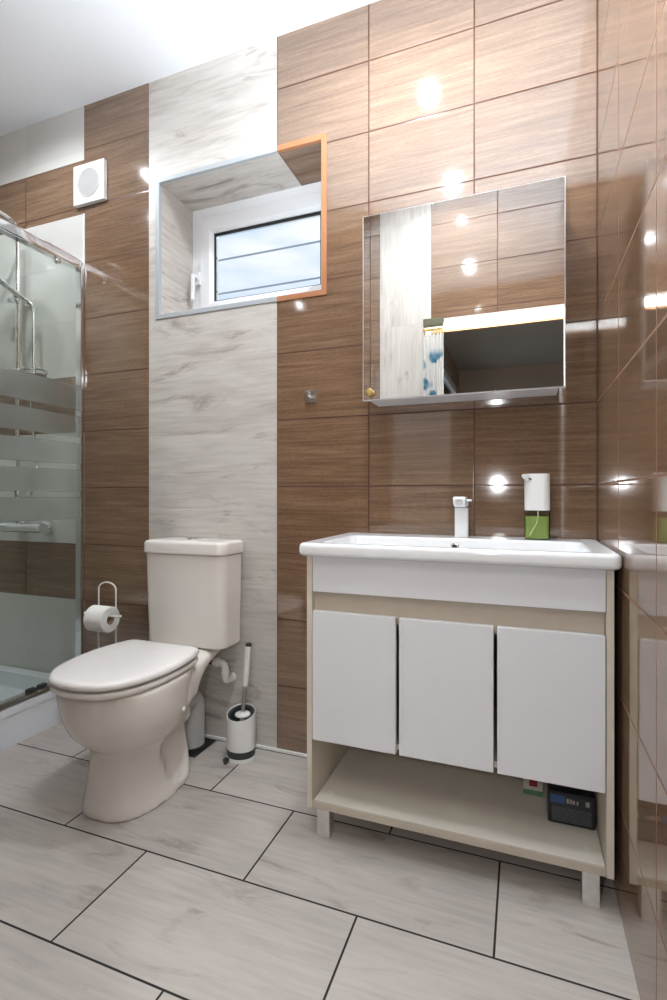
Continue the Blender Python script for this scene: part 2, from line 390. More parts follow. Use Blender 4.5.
bm = BM(); box(bm, HX0 - .065, HX0 - .055, -4.80, -3.68, .98, 2.22); build('pane', bm, M['pane'], w2, False)
# trims
def profile(name, pts, mat, w=0.016):
    bm = BM()
    for x0, x1, z0, z1 in pts: box(bm, x0, x1, -0.004, 0.012, z0, z1, 0.0015)
    return struct(build(name, bm, mat))
w = 0.017
profile('trim_1', [(WX0 - w, WX0 + .002, WZ0 - w, WZ1 + w), (WX0, X2, WZ1 - .002, WZ1 + w), (WX0, X2, WZ0 - w, WZ0 + .002)], M['alu'])
w = 0.019
profile('trim_2', [(WX1 - .002, WX1 + w, WZ0 - w, WZ1 + w), (X2, WX1, WZ1 - .002, WZ1 + w), (X2, WX1, WZ0 - w, WZ0 + .002)], M['copper'])
bm = BM(); box(bm, -2.03, 0.0, -0.007, 0.0, 0.0, 0.012, .002); struct(build('baseboard_back', bm, M['reveal']))
bm = BM(); box(bm, XC - .004, XC + .004, -0.003, 0.001, 1.97, 2.22); struct(build('trim_4', bm, M['white_pvc'], smooth=False))

# window
fy0, fy1 = WD, WD + .07
FX0, FX1, FZ0, FZ1 = WX0, WX1, WZ0 + .0, WZ1
bm = BM()
fw = 0.055
for a in ((FX0, FX0 + fw, FZ0, FZ1), (FX1 - fw, FX1, FZ0, FZ1), (FX0 + fw, FX1 - fw, FZ0, FZ0 + fw), (FX0 + fw, FX1 - fw, FZ1 - fw, FZ1)):
    box(bm, a[0], a[1], fy0, fy1, a[2], a[3], .003)
win = struct(build('window_1', bm, M['white_pvc']))
GX0, GX1, GZ0, GZ1 = -1.513, -.992, 1.838, 2.146
bm = BM()
sx0, sx1, sz0, sz1 = FX0 + fw - .006, FX1 - fw + .006, FZ0 + fw - .006, FZ1 - fw + .006
loft(bm, [[(x, fy0 - .014 + dy, z) for x, z in ((a0, c0), (a1, c0), (a1, c1), (a0, c1))] for a0, a1, c0, c1, dy in
          ((sx0, sx1, sz0, sz1, .05), (sx0, sx1, sz0, sz1, .004), (sx0 + .004, sx1 - .004, sz0 + .004, sz1 - .004, 0),
           (GX0 - .016, GX1 + .016, GZ0 - .016, GZ1 + .016, 0.0), (GX0, GX1, GZ0, GZ1, .012), (GX0, GX1, GZ0, GZ1, .05))], False, False)
build('sash', bm, M['white_pvc'], win, angle=20)
bm = BM()
for a in ((GX0 - .001, GX0 + .006, GZ0, GZ1), (GX1 - .006, GX1 + .001, GZ0, GZ1), (GX0, GX1, GZ0 - .001, GZ0 + .005), (GX0, GX1, GZ1 - .011, GZ1 + .001)):
    box(bm, a[0], a[1], fy0 + .004, fy0 + .012, a[2], a[3])
build('gasket', bm, M['black'], win, False)
bm = BM(); box(bm, GX0 + .004, GX1 - .004, fy0 + .014, fy0 + .024, GZ0 + .004, GZ1 - .01); build('pane', bm, M['pane'], win, False)
bm = BM(); hx = -1.585
box(bm, hx - .014, hx + .014, fy0 - .024, fy0 - .012, 1.915, 1.975, .005); lathe(bm, [(.009, -.03), (.009, .012)], (hx, fy0 - .03, 1.945), 'Y', 16)
tube(bm, bend([(hx, fy0 - .05, 1.95), (hx, fy0 - .056, 1.93), (hx, fy0 - .056, 1.835)], .01), .0095, 10)
build('handle', bm, M['white_pvc'], win)
# overhead cables outside
for i, (z0, z1) in enumerate(((5.24, 0), (4.64, 0))):
    bm = BM(); pts = [(x, 6.0, z0 - .08 * (1 - ((x + 4) / 8) ** 2)) for x in range(-14, 7)]
    tube(bm, pts, .016, 8)
    tag(build('overhead_cable', bm, M['cable']), ['upper dark cable crossing the sky outside the small window', 'lower dark cable crossing the sky outside the small window'][i], 'cable')

# ================================================================== VANITY
van = thing('vanity_cabinet', 'white three-door vanity cabinet with cream side panels under the washbasin', 'cabinet', (-0.398, -0.2, 0))
def V(name, mat, *boxes, r=0.0012, parent=None):
    bm = BM()
    for b in boxes: box(bm, b[0] + .398, b[1] + .398, b[2] + .2, b[3] + .2, b[4], b[5], r)
    return build(name, bm, mat, parent or van)
V('side_panel', M['cream'], (-.782, -.766, -.403, -.004, .087, .797)); V('side_panel', M['cream'], (-.031, -.015, -.403, -.004, .087, .797))
V('apron', M['white_gloss'], (-.765, -.032, -.402, -.386, .697, .7965), r=.002)
V('grip_rail', M['cream_dark'], (-.765, -.032, -.384, -.368, .62, .70))
for x0, x1 in ((-.7645, -.5255), (-.517, -.2785), (-.2705, -.0325)):
    V('door', M['white_gloss'], (x0, x1, -.405, -.387, .281, .6435), r=.003)
V('bottom_shelf', [M['shelf_white']], (-.765, -.032, -.392, -.004, .0885, .1055))
V('shelf_edge', M['cream_dark'], (-.7655, -.0315, -.4005, -.392, .087, .106))
V('inner_floor', M['cream'], (-.765, -.032, -.384, -.02, .285, .301))
V('back_panel', M['cream'], (-.765, -.032, -.02, -.004, .1065, .70))
for x, y in ((-.739, -.368), (-.061, -.368), (-.739, -.04), (-.061, -.04)):
    V('leg', M['brushed'], (x - .019, x + .019, y - .019, y + .019, 0.0, .0865), r=.0015)
for x, y in ((-.734, -.346), (-.065, -.344)):
    bm = BM(); lathe(bm, [(.0095, 0), (.009, .0012)], (x + .398, y + .2, .1056), n=20); build('screw_cover', bm, M['white_plastic'], van)
# washbasin
sink = thing('washbasin', 'wide white ceramic washbasin set on the vanity cabinet', 'sink', (-0.4, -0.21, 0.797))
bm = BM(); zt = .038
def SR(x0, x1, y0, y1, z, r): return rrect(x0, x1, y0, y1, z, r, 7)
rings = [SR(-.36, .36, -.165, .10, .001, .05), SR(-.375, .375, -.19, .19, .001, .02), SR(-.391, .391, -.213, .207, .001, .016), SR(-.396, .396, -.2215, .2085, .006, .018), SR(-.398, .398, -.2235, .209, .012, .02),
         SR(-.398, .398, -.2235, .209, .027, .02), SR(-.396, .396, -.2215, .208, .034, .02), SR(-.391, .391, -.217, .204, .0375, .018), SR(-.386, .386, -.212, .20, zt, .016),
         SR(-.345, .345, -.197, .085, zt, .035), SR(-.341, .341, -.193, .081, .0365, .034), SR(-.337, .337, -.189, .077, .031, .034), SR(-.325, .325, -.175, .066, -.03, .045), SR(-.30, .30, -.15, .045, -.075, .06), SR(-.2, .2, -.09, .0, -.086, .04)]
loft(bm, rings, False, True)
rings2 = [SR(-.36, .36, -.165, .10, .001, .05), SR(-.35, .35, -.160, .09, -.04, .05), SR(-.31, .31, -.155, .06, -.09, .06)]
loft(bm, rings2, False, True)
bmesh.ops.remove_doubles(bm, verts=bm.verts[:], dist=1e-5)
build('basin', bm, M['sink_ceramic'], sink, angle=60)
bm = BM(); lathe(bm, [(.011, 0), (.013, -.003), (.010, -.005)], (-.005, .0735, .012), 'Y', 24); ov = build('overflow_ring', bm, M['chrome'], sink)
bm = BM(); lathe(bm, [(.0085, -.0052), (.0085, -.0065)], (-.005, .0735, .012), 'Y', 20); build('overflow_hole', bm, M['black'], ov)
bm = BM(); lathe(bm, [(.028, 0), (.028, .004), (.02, .006), (.012, .0065)], (0, -.045, -.086), 'Z', 28); build('drain_plug', bm, M['chrome'], sink)
# faucet
fau = thing('basin_faucet', 'small white square faucet standing on the washbasin back ledge', 'faucet', (-.393, -.060, .8355))
bm = BM(); loft(bm, [rrect(-.0205, .0205, -.022, .022, z, .006, 4) for z in (0, .004, .092)]); build('body', bm, M['chrome_white'] if 'chrome_white' in M else M['sink_ceramic'], fau)
bm = BM()
loft(bm, [[(x, y, z) for y, z in ((.022, .0935), (.022, .128), (-.05, .127), (-.055, .118), (-.045, .104), (-.022, .0935))] for x in (-.0215, .0155)])
bmesh.ops.bevel(bm, geom=bm.edges[:], offset=.0025, segments=2, affect='EDGES'); sp = build('spout', bm, M['sink_ceramic'], fau)
bm = BM(); lathe(bm, [(.0125, -.002), (.0125, .004), (.009, .0045)], (0, 0, 0), 'Z', 20)
bmesh.ops.scale(bm, vec=(1.0, .62, 1.0), verts=bm.verts[:])
bmesh.ops.rotate(bm, matrix=Matrix.Rotation(R(118), 3, 'X'), verts=bm.verts[:]); bmesh.ops.translate(bm, vec=(-.003, -.0505, .1105), verts=bm.verts[:]); build('aerator', bm, M['steel_dull'], sp)
bm = BM(); box(bm, .0155, .033, -.03, -.008, .112, .119, .002); box(bm, .0158, .0205, -.018, .018, .0965, .118, .002); build('lever', bm, M['sink_ceramic'], fau)
# soap dispenser
soap = thing('soap_dispenser', 'white automatic soap dispenser with clear bottle of green soap on the washbasin', 'soap dispenser', (-.171, -.068, .8355))
def sq(h, z, k=1.0): return [(x * k, y * k, z) for x, y, _ in rrect(-h, h, -h * .92, h * .92, 0, h * .55, 6)]
bm = BM(); loft(bm, [sq(.0345, .0865), sq(.0355, .088), sq(.0355, .19), sq(.0345, .1945), sq(.031, .196)]); hd = build('pump_head', bm, M['white_plastic'], soap)
bm = BM()
def nz(d, w0, z0, z1): return [(-.022 - d * .92, -.018 - d * .55 + w0 * .5, z0), (-.022 - d * .92, -.018 - d * .55 - w0 * .9, z0), (-.022 - d * .92, -.018 - d * .55 - w0 * .9, z1), (-.022 - d * .92, -.018 - d * .55 + w0 * .5, z1)]
loft(bm, [nz(0, .02, .168, .195), nz(.012, .016, .176, .195), nz(.023, .010, .186, .195)])
bmesh.ops.bevel(bm, geom=bm.edges[:], offset=.002, segments=2, affect='EDGES'); build('nozzle', bm, M['white_plastic'], hd)
bm = BM(); tube(bm, [(-.026, -.0335, .180), (-.022, -.0345, .1815), (-.016, -.0345, .178)], .0022, 8); build('sensor_window', bm, M['black'], hd)
bm = BM(); loft(bm, [sq(.034, 0), sq(.0352, .002), sq(.0352, .084), sq(.033, .0865)]); build('bottle', bm, M['bottle'], soap)
bm = BM(); loft(bm, [sq(.0325, .003), sq(.033, .005), sq(.033, .069)]); build('liquid_soap', bm, M['soap'], soap)
bm = BM(); tube(bm, bend([(.002, -.0325, .085), (.002, -.0325, .055), (-.022, -.0325, .012)], .03), .0018, 8); build('dip_tube', bm, plain('pale green tube plastic', srgb(176, 196, 136), .4), soap)

# ================================================================== MIRROR CABINET
mc = thing('mirror_cabinet', 'square mirror-fronted wall cabinet hung above the washbasin', 'mirror', (-.3985, -.07, 1.274))
def MB(name, mat, *b, r=.001, parent=None):
    bm = BM()
    for q in b: box(bm, q[0], q[1], q[2], q[3], q[4], q[5], r)
    return build(name, bm, mat, parent or mc)
MB('body', M['white_gloss'], (-.285, .285, -.050, .069, 0.003, .596))
dr = MB('door', M['white_gloss'], (-.3015, .3015, -.0655, -.051, 0.0, .601))
MB('mirror_glass', M['mirror'], (-.2985, .2985, -.070, -.0655, 0.003, .598), r=.0006, parent=dr)
bm = BM(); lathe(bm, [(.004, 0), (.004, -.008), (.0105, -.011), (.0125, -.017), (.010, -.022), (.004, -.0235)], (-.274, -.070, .024), 'Y', 24); build('knob', bm, M['gold'], dr)

# ================================================================== SMALL WALL ITEMS
hk = thing('towel_hook', 'small square chrome hook on the brown tiles left of the mirror', 'hook', (-.94, 0, 1.33))
bm = BM(); box(bm, -.0225, .0225, -.007, -.0002, -.0235, .0235, .0015); build('plate', bm, M['steel_dull'], hk)
bm = BM(); tube(bm, bend([(-.004, -.006, .002), (-.002, -.026, -.006), (.002, -.032, .01)], .008), .0055, 10); lathe(bm, [(.008, -.004), (.008, .001)], (.002, -.032, .012), 'Z', 16); build('peg', bm, M['chrome'], hk)
fan = thing('ventilation_fan', 'square white extractor fan with round slatted grille high on the wall', 'fan', (-1.993, 0, 2.338))
bm = BM(); o4 = [(-.0875, -.0875), (.0875, -.0875), (.0875, .0875), (-.0875, .0875)]
loft(bm, [rrect(-.086, .086, -.086, .086, 0, .004, 4), rrect(-.0875, .0875, -.0875, .0875, .002, .004, 4), rrect(-.0875, .0875, -.0875, .0875, .0185, .004, 4), rrect(-.086, .086, -.086, .086, .020, .004, 4)])
bmesh.ops.rotate(bm, matrix=Matrix.Rotation(R(90), 3, 'X'), verts=bm.verts[:]); build('cover', bm, M['white_plastic'], fan)
bm = BM()
for i in range(21):
    x = -.056 + i * .0056; h = math.sqrt(max(0, .061 ** 2 - x * x))
    box(bm, x - .0011, x + .0011, -.0215, -.0204, -h, h)
tube(bm, [(.062 * math.cos(a), -.0215, .062 * math.sin(a)) for a in [2 * math.pi * k / 40 for k in range(40)]], .0018, 6, True)
build('grille', bm, M['white_plastic'], fan, False)
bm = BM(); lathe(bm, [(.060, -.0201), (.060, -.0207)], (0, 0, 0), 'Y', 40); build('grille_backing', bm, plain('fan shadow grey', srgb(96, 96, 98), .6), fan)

# ================================================================== TOILET
TX, TR = -1.384, R(0.5)
toi = thing('toilet', 'white close-coupled toilet with closed lid against the pale tile strip', 'toilet', (TX, 0, 0), TR)
def oval(yf, yb, hw, z, ex=2.3, n=48):
    cy = (yf + yb) / 2; b = (yb - yf) / 2; o = []
    for k in range(n):
        a = 2 * math.pi * k / n; c, s = math.cos(a), math.sin(a)
        x = hw * math.copysign(abs(c) ** (2 / ex), c); y = cy + b * math.copysign(abs(s) ** (2 / ex), s)
        o.append((x, y, z))
    return o
bm = BM()
lv = [(0.0, -.560, -.195, .131, 2.5), (.02, -.558, -.195, .129, 2.5), (.07, -.550, -.195, .120, 2.5), (.13, -.541, -.20, .112, 2.5), (.17, -.537, -.20, .110, 2.4), (.195, -.548, -.205, .118, 2.3),
      (.22, -.576, -.215, .138, 2.2), (.25, -.604, -.23, .156, 2.2), (.29, -.628, -.245, .169, 2.2), (.33, -.642, -.25, .175, 2.2), (.375, -.650, -.24, .178, 2.2), (.395, -.654, -.23, .178, 2.2), (.403, -.650, -.23, .174, 2.2)]
Z = [i * .0065 for i in range(63)]
def interp(z):
    for a, b in zip(lv, lv[1:]):
        if a[0] <= z <= b[0]:
            t = (z - a[0]) / (b[0] - a[0]); return [a[i] + (b[i] - a[i]) * t for i in range(1, 5)]
    return list(lv[-1][1:])
rings = []
for z in Z:
    yf, yb, hw, ex = interp(z); ring = []
    for (x, y, zz) in oval(yf, yb, hw, z, ex, 72):
        # scooped hollow low on both flanks
        d = ((y + .312) / .090) ** 2 + ((z - .150) / .128) ** 2
        if d < 1: x -= math.copysign(min(abs(x), .030 * (1 - d) ** .6), x)
        t = max(0, min(1, (z - .16) / .14)); ring.append((x - .015 * (1 - t), y, zz))
    rings.append(ring)
loft(bm, rings)
# shelf that carries the cistern
sh = []
for y, hw, z0, z1 in ((-.015, .098, .374, .404), (-.06, .104, .370, .405), (-.11, .110, .360, .405), (-.155, .116, .352, .405), (-.195, .123, .335, .405), (-.235, .132, .305, .405), (-.275, .142, .262, .404), (-.34, .16, .25, .402)):
    zc, hh = (z0 + z1) / 2, (z1 - z0) / 2; ring = []
    for k in range(40):
        a = 2 * math.pi * k / 40; c, s = math.cos(a), math.sin(a); e = 2 / 3.2
        ring.append((hw * math.copysign(abs(c) ** e, c), y, zc + hh * math.copysign(abs(s) ** e, s)))
    sh.append(ring)
loft(bm, sh)
bw = build('bowl', bm, M['ceramic'], toi)
md = bw.modifiers.new('Remesh', 'REMESH'); md.mode = 'VOXEL'; md.voxel_size = .0055; md.use_smooth_shade = True
ms = bw.modifiers.new('Smooth', 'SMOOTH'); ms.factor = .5; ms.iterations = 10
# waste outlet spigot
bm = BM(); tube(bm, [(0, -.26, .19), (0, -.195, .19)], .052, 24); build('outlet_spigot', bm, M['ceramic'], toi)
for s, y, z in ((1, -.325, .040), (1, -.385, .292)):
    bm = BM(); lathe(bm, [(.0075, -.006), (.0075, .004), (.005, .0065)], (.0, 0, 0), 'X', 16)
    bmesh.ops.translate(bm, vec=(.098 if z < .1 else .164, y, z), verts=bm.verts[:]); build('bolt_cap', bm, M['white_plastic'], toi)
# cistern
def tk(z, hw, y0, y1, bulge, r=.03):
    o = rrect(-hw, hw, y0, y1, z, r, 7); q = []
    for x, y, zz in o:
        if y < (y0 + y1) / 2: y -= bulge * (1 - (x / hw) ** 2)
        q.append((x, y, zz))
    return q
bm = BM(); TC = -.002
def sx(ring, d): return [(x + d, y, z) for x, y, z in ring]
loft(bm, [sx(tk(z, hw, y0, -.022, bu), TC) for z, hw, y0, bu in ((.407, .160, -.148, .008), (.410, .167, -.156, .010), (.418, .170, -.160, .012), (.58, .173, -.166, .014), (.748, .176, -.170, .015))])
build('cistern', bm, M['ceramic'], toi, angle=50)
bm = BM(); loft(bm, [sx(tk(z, hw, y0, y1, bu), TC) for z, hw, y0, y1, bu in ((.7485, .172, -.166, -.022, .015), (.7525, .172, -.166, -.022, .015), (.7525, .181, -.176, -.016, .018), (.757, .182, -.177, -.015, .018), (.787, .181, -.176, -.016, .018), (.795, .177, -.172, -.02, .018), (.7985, .168, -.163, -.03, .016), (.800, .13, -.138, -.056, .010))])
build('cistern_lid', bm, M['ceramic'], toi, angle=60)
bm = BM(); lathe(bm, [(.0235, 0), (.0235, .003), (.021, .005), (.0195, .0045), (.019, .007), (.012, .0085)], (TC, -.10, .7992), 'Z', 28); build('flush_button', bm, M['chrome'], toi)
# seat and lid
kp = [(.09, -.262), (.137, -.268), (.157, -.30), (.171, -.36), (.177, -.425), (.171, -.51), (.145, -.593), (.098, -.648), (.045, -.669)]
key = [(0, -.262, 0)] + [(-x, y, 0) for x, y in kp] + [(0, -.6725, 0)] + [(x, y, 0) for x, y in kp[::-1]]
ol = catmull(key, 5)
def ins(k, z):
    c = Vector((0, -.45, 0)); o = []
    for p in ol:
        q = p - c; L = q.length; q = q * ((L - k) / L); o.append((c.x + q.x, c.y + q.y, z))
    return o
bm = BM(); loft(bm, [ins(.014, .404), ins(.014, .4095), ins(.004, .4105), ins(.002, .415), ins(.003, .4225), ins(.006, .4245), ins(.02, .4255)]); build('seat_ring', bm, M['seat_plastic'], toi, angle=60)
bm = BM(); loft(bm, [ins(.02, .4256), ins(.02, .4318), ins(.002, .4326), ins(-.001, .437), ins(.0, .444), ins(.004, .4495), ins(.010, .4525), ins(.022, .4545), ins(.06, .4565), ins(.12, .4575)]); build('lid', bm, M['seat_plastic'], toi, angle=60)
for x in (-.075, .075):
    bm = BM(); tube(bm, [(x - .02, -.248, .421), (x + .02, -.248, .421)], .011, 14); build('hinge', bm, M['seat_plastic'], toi)
# grey drain pipe behind the toilet
dp = thing('drain_pipe', 'grey plastic drain elbow running from the toilet into the floor', 'pipe', (-1.408, -.085, 0))
bm = BM(); tube(bm, bend([(0, 0, .0), (0, 0, .195), (-.008, -.105, .195)], .075, 10), .0525, 28); build('elbow', bm, M['grey_plastic'], dp)
bm = BM(); tube(bm, [(-.006, -.082, .195), (-.009, -.122, .195)], .062, 28); build('collar', bm, M['grey_plastic'], dp)
bm = BM(); box(bm, -.066, .066, -.066, .072, 0, .004, .001); lathe(bm, [(.062, .004), (.06, .014)], n=28); build('floor_gasket', bm, M['black'], dp)
# water inlet
wi = thing('water_inlet', 'white plastic elbow water inlet fixed to the wall under the cistern', 'pipe', (-1.297, -.040, .325))
bm = BM(); tube(bm, bend([(-.03, -.012, 0), (.022, -.012, 0), (.022, -.012, -.068), (.022, .040, -.068)], .024), .0135, 16)
tube(bm, [(.022, -.012, -.028), (.022, -.012, -.04)], .0165, 16); tube(bm, [(-.022, -.012, 0), (-.008, -.012, 0)], .0165, 16); tube(bm, [(.022, .024, -.068), (.022, .0395, -.068)], .0175, 16)
build('elbow', bm, M['white_plastic'], wi)
bm = BM(); tube(bm, [(-.075, -.014, -.002), (-.03, -.012, 0)], .0105, 12); build('hose_end', bm, M['red'], wi)

# ================================================================== TOILET BRUSH
bh = thing('toilet_brush_holder', 'white oval toilet brush holder with dark band on the floor beside the toilet', 'brush holder', (-1.184, -.088, 0))
bm = BM(); n = 36
def rim(r, z, sl): return [(r * math.cos(2 * math.pi * k / n), r * .92 * math.sin(2 * math.pi * k / n), z + sl * math.sin(2 * math.pi * k / n)) for k in range(n)]
loft(bm, [rim(.053, .040, 0), rim(.054, .042, 0), rim(.054, .165, .014), rim(.0535, .167, .014), rim(.0515, .167, .014), rim(.0505, .164, .014), rim(.0505, .042, 0)], False, True)
build('shell', bm, M['white_plastic'], bh)
bm = BM(); loft(bm, [rim(.0515, .0145, 0), rim(.0525, .016, 0), rim(.0525, .040, 0)]); build('dark_band', bm, M['dark_plastic'], bh)
bm = BM(); loft(bm, [rim(.053, 0, 0), rim(.054, .002, 0), rim(.0535, .0145, 0)]); build('base', bm, M['white_plastic'], bh)
bm = BM(); loft(bm, [rim(.0500, .045, 0), rim(.0500, .163, .014), rim(.040, .162, .012), rim(.036, .12, 0), rim(.036, .05, 0)], True, True); build('inner_cup', bm, M['dark_plastic'], bh)
bm = BM(); box(bm, -.040, -.022, -.062, -.045, .003, .017, .003); lathe(bm, [(.007, 0), (.006, .006)], (-.03, -.058, 0), 'Z', 12); build('drip_valve', bm, M['dark_plastic'], bh)
tb = thing('toilet_brush', 'white-handled toilet brush with steel rod standing in its holder', 'brush', (-1.186, -.09, .052))
def P(t): return Vector((.0275 * t, .012 * t, .37 * t))
bm = BM(); tube(bm, [P(.30), P(.58)], .0075, 14); build('rod', bm, M['steel_dull'], tb)
bm = BM(); tube(bm, [P(.575), P(.58), P(.96), P(.97)], [.0088, .0105, .0112, .0108], 16); hdl = build('handle', bm, M['white_plastic'], tb)
bm = BM(); tube(bm, [P(.971), P(.99), P(1.0)], [.0112, .0112, .008], 16); build('end_cap', bm, M['black'], hdl)
bm = BM(); lathe(bm, [(.026, .104), (.0285, .107), (.027, .111), (.010, .114), (.008, .12)], (.008, .003, 0), 'Z', 28); build('splash_disc', bm, M['white_plastic'], tb)
bm = BM(); lathe(bm, [(.012, 0), (.032, .004), (.032, .07), (.010, .075), (.006, .105)], (.006, .002, 0), 'Z', 24); build('bristle_head', bm, M['white_plastic'], tb)

# ================================================================== TOILET PAPER STAND
ps = thing('toilet_paper_stand', 'white wire toilet paper stand between the shower and the toilet', 'stand', (-1.832, -.075, 0))
bm = BM(); a = .046
loop = [(-a, 0, .006), (-a, 0, .575)] + [(-a * math.cos(t), 0, .575 + .03 * math.sin(t)) for t in [math.pi * k / 14 for k in range(1, 14)]] + [(a, 0, .575), (a, 0, .006)]
tube(bm, loop, .0032, 10); build('upright_loop', bm, M['white_wire'], ps)
bm = BM(); tube(bm, [(.085 * math.cos(t), .07 * math.sin(t) - .005, .0035) for t in [2 * math.pi * k / 40 for k in range(40)]], .0034, 8, True)
tube(bm, [(-.084, -.003, .0035), (.084, -.003, .0035)], .003, 8); build('foot_ring', bm, M['white_wire'], ps)
bm = BM(); tube(bm, bend([(-.046, 0, .485), (-.072, -.004, .485), (-.072, -.055, .482), (.118, -.055, .482), (.124, -.055, .488)], .012), .0042, 10); build('roll_arm', bm, M['white_wire'], ps)
pr = thing('toilet_paper_roll', 'white toilet paper roll hanging on the wire stand', 'toilet paper', (-1.806, -.13, .468))
bm = BM(); n = 44
def rg(x, r): return [(x, r * math.cos(2 * math.pi * k / n), r * math.sin(2 * math.pi * k / n)) for k in range(n)]
loft(bm, [rg(-.046, .0205), rg(-.046, .049), rg(-.044, .051), rg(.044, .051), rg(.046, .049), rg(.046, .0205)], False, False); build('paper', bm, M['paper'], pr)
bm = BM(); loft(bm, [rg(-.0455, .0205), rg(-.0455, .0188), rg(.0455, .0188), rg(.0455, .0205)], False, False); build('core', bm, M['card'], pr)

# ================================================================== PACKETS ON THE SHELF
pk = thing('dark_packet', 'dark navy packet with blue corner label on the vanity bottom shelf', 'box', (-.0925, -.228, .106))
bm = BM(); box(bm, -.0565, .0565, -.035, .035, 0, .084, .004); build('pack_body', bm, M['navy'], pk)
def label_mat():
    N = NT('printed packet label'); x, y, z = N.xyz()
    line = N.step(N.math('SINE', N.math('MULTIPLY', z, 1500.0)), 0.0, 0.3)
    g = N.noise(N.comb(N.math('MULTIPLY', x, 420.0), 0.0, N.math('FLOOR', N.math('MULTIPLY', z, 240.0))), 1.0, 1)
    txt = N.math('MULTIPLY', N.math('MULTIPLY', line, N.step(g, .45, .55)), N.math('SUBTRACT', 1.0, N.step(z, .046, .047)))
    col = N.mix(N.math('MULTIPLY', txt, .8), srgb(44, 48, 58), srgb(130, 134, 142))
    N.put(N.b.inputs['Base Color'], col); N.b.inputs['Roughness'].default_value = .35; return N.m
bm = BM(); box(bm, -.047, .047, -.0358, -.0349, .008, .074, .0002); lb = build('label', bm, label_mat(), pk, False)
bm = BM(); box(bm, -.0505, -.016, -.0364, -.0357, .055, .076); build('blue_patch', bm, plain('packet blue', srgb(42, 78, 128), .35), lb, False)
bm = BM()
for i, (x, w_, h) in enumerate(((-.012, .006, .012), (-.004, .004, .012), (.002, .006, .010), (.012, .004, .009), (.033, .009, .012))): box(bm, x, x + w_, -.0364, -.0357, .058, .058 + h)
build('pale_print', bm, plain('packet pale print', srgb(150, 148, 138), .4), lb, False)
sb = thing('small_carton', 'small white carton with red square and green base behind the dark packet', 'box', (-.184, -.135, .106))
bm = BM(); box(bm, -.026, .026, -.018, .018, 0, .11, .001); build('carton', bm, plain('carton white', srgb(206, 202, 192), .5), sb)
bm = BM(); box(bm, -.0262, .0262, -.0184, -.0176, 0.0005, .015); build('green_band', bm, plain('carton green', srgb(104, 146, 112), .5), sb, False)
bm = BM(); box(bm, -.010, .012, -.0186, -.0176, .026, .046); build('red_square', bm, plain('carton red', srgb(164, 44, 46), .5), sb, False)

# ================================================================== SHOWER
GX = -2.06
tray = thing('shower_tray', 'white acrylic shower tray with tall side panel on the floor at left', 'shower tray', (-2.5, -.45, 0))
bm = BM(); b0 = (-.455, .450, -.45, .447)
def TRr(i, z, r): return rrect(b0[0] + i, b0[1] - i, b0[2] + i, b0[3] - i, z, r, 5)
loft(bm, [TRr(.006, 0, .01), TRr(.004, .12, .01), TRr(.0, .122, .012), TRr(0, .148, .012), TRr(.004, .153, .012), TRr(.010, .155, .012), TRr(.055, .155, .03), TRr(.062, .151, .03), TRr(.072, .10, .04), TRr(.09, .086, .05), TRr(.2, .080, .08)], True, True)
build('tray_body', bm, M['acrylic'], tray, angle=50)
bm = BM(); lathe(bm, [(.05, 0), (.05, .004), (.04, .007), (.01, .008)], (-.02, .42, .080), 'Z', 32); bmesh.ops.translate(bm, vec=(-.03, -.02, 0), verts=bm.verts[:])
for v in bm.verts: v.co.y -= .12
build('drain_cover', bm, M['chrome'], tray)
enc = thing('shower_enclosure', 'glass shower enclosure with frosted bands and chrome top rail', 'shower screen', (GX, -.45, .156))
def E_(name, mat, *b, r=.0, parent=None):
    bm = BM()
    for q in b: box(bm, q[0] - GX, q[1] - GX, q[2] + .45, q[3] + .45, q[4] - .156, q[5] - .156, r)
    return build(name, bm, mat, parent or enc, r > 0)
# glass panes: object origin kept at the world origin so the frosted bands follow real height
def G_(name, x, y0, y1, z0, z1, axis='x'):
    bm = BM()
    if axis == 'x': box(bm, x - .003, x + .003, y0, y1, z0, z1)
    else: box(bm, y0, y1, x - .003, x + .003, z0, z1)
    o = build(name, bm, M['shower_glass'], enc, False); o.location = (-GX, .45, -.156); return o
G_('fixed_pane', GX - .002, -.46, -.016, .185, 1.972); G_('sliding_pane', GX - .022, -.86, -.42, .19, 1.965)
G_('front_pane', -.868, XL + .02, GX - .03, .185, 1.972, 'y')
E_('wall_profile', M['chrome'], (GX - .012, GX + .0225, -.017, -.0005, .165, 2.0), r=.003)
bm = BM()
for pts in ([(.0, .443, 1.832), (.0, -.43, 1.832)],):
    loft(bm, [[(x, y, z) for x, z in ((.016, 1.812), (.020, 1.822), (.020, 1.846), (.014, 1.856), (-.014, 1.856), (-.022, 1.846), (-.022, 1.822), (-.016, 1.812))] for y in (.4495, -.43)])
build('top_rail', bm, M['chrome'], enc)
E_('front_rail', M['chrome'], (XL + .003, GX + .02, -.888, -.85, 1.968, 2.012), r=.006)
E_('bottom_rail', M['chrome'], (GX - .028, GX + .006, -.88, -.002, .157, .176), r=.004)
E_('bottom_seal', M['steel_dull'], (GX + .006, GX + .011, -.88, -.002, .157, .168), r=.001)
E_('corner_post', M['chrome'], (GX - .02, GX + .015, -.888, -.862, .165, 1.968), r=.003)
for y in (-.125, -.47, -.80):
    bm = BM(); lathe(bm, [(.011, -.006), (.012, 0), (.012, .010), (.007, .013)], (.004, y + .45, 1.802), 'X', 20); build('roller', bm, M['chrome'], enc)
for y in (-.19, -.24):
    E_('door_guide', M['dark_plastic'], (GX - .012, GX + .011, y - .02, y + .015, .176, .192), r=.003)
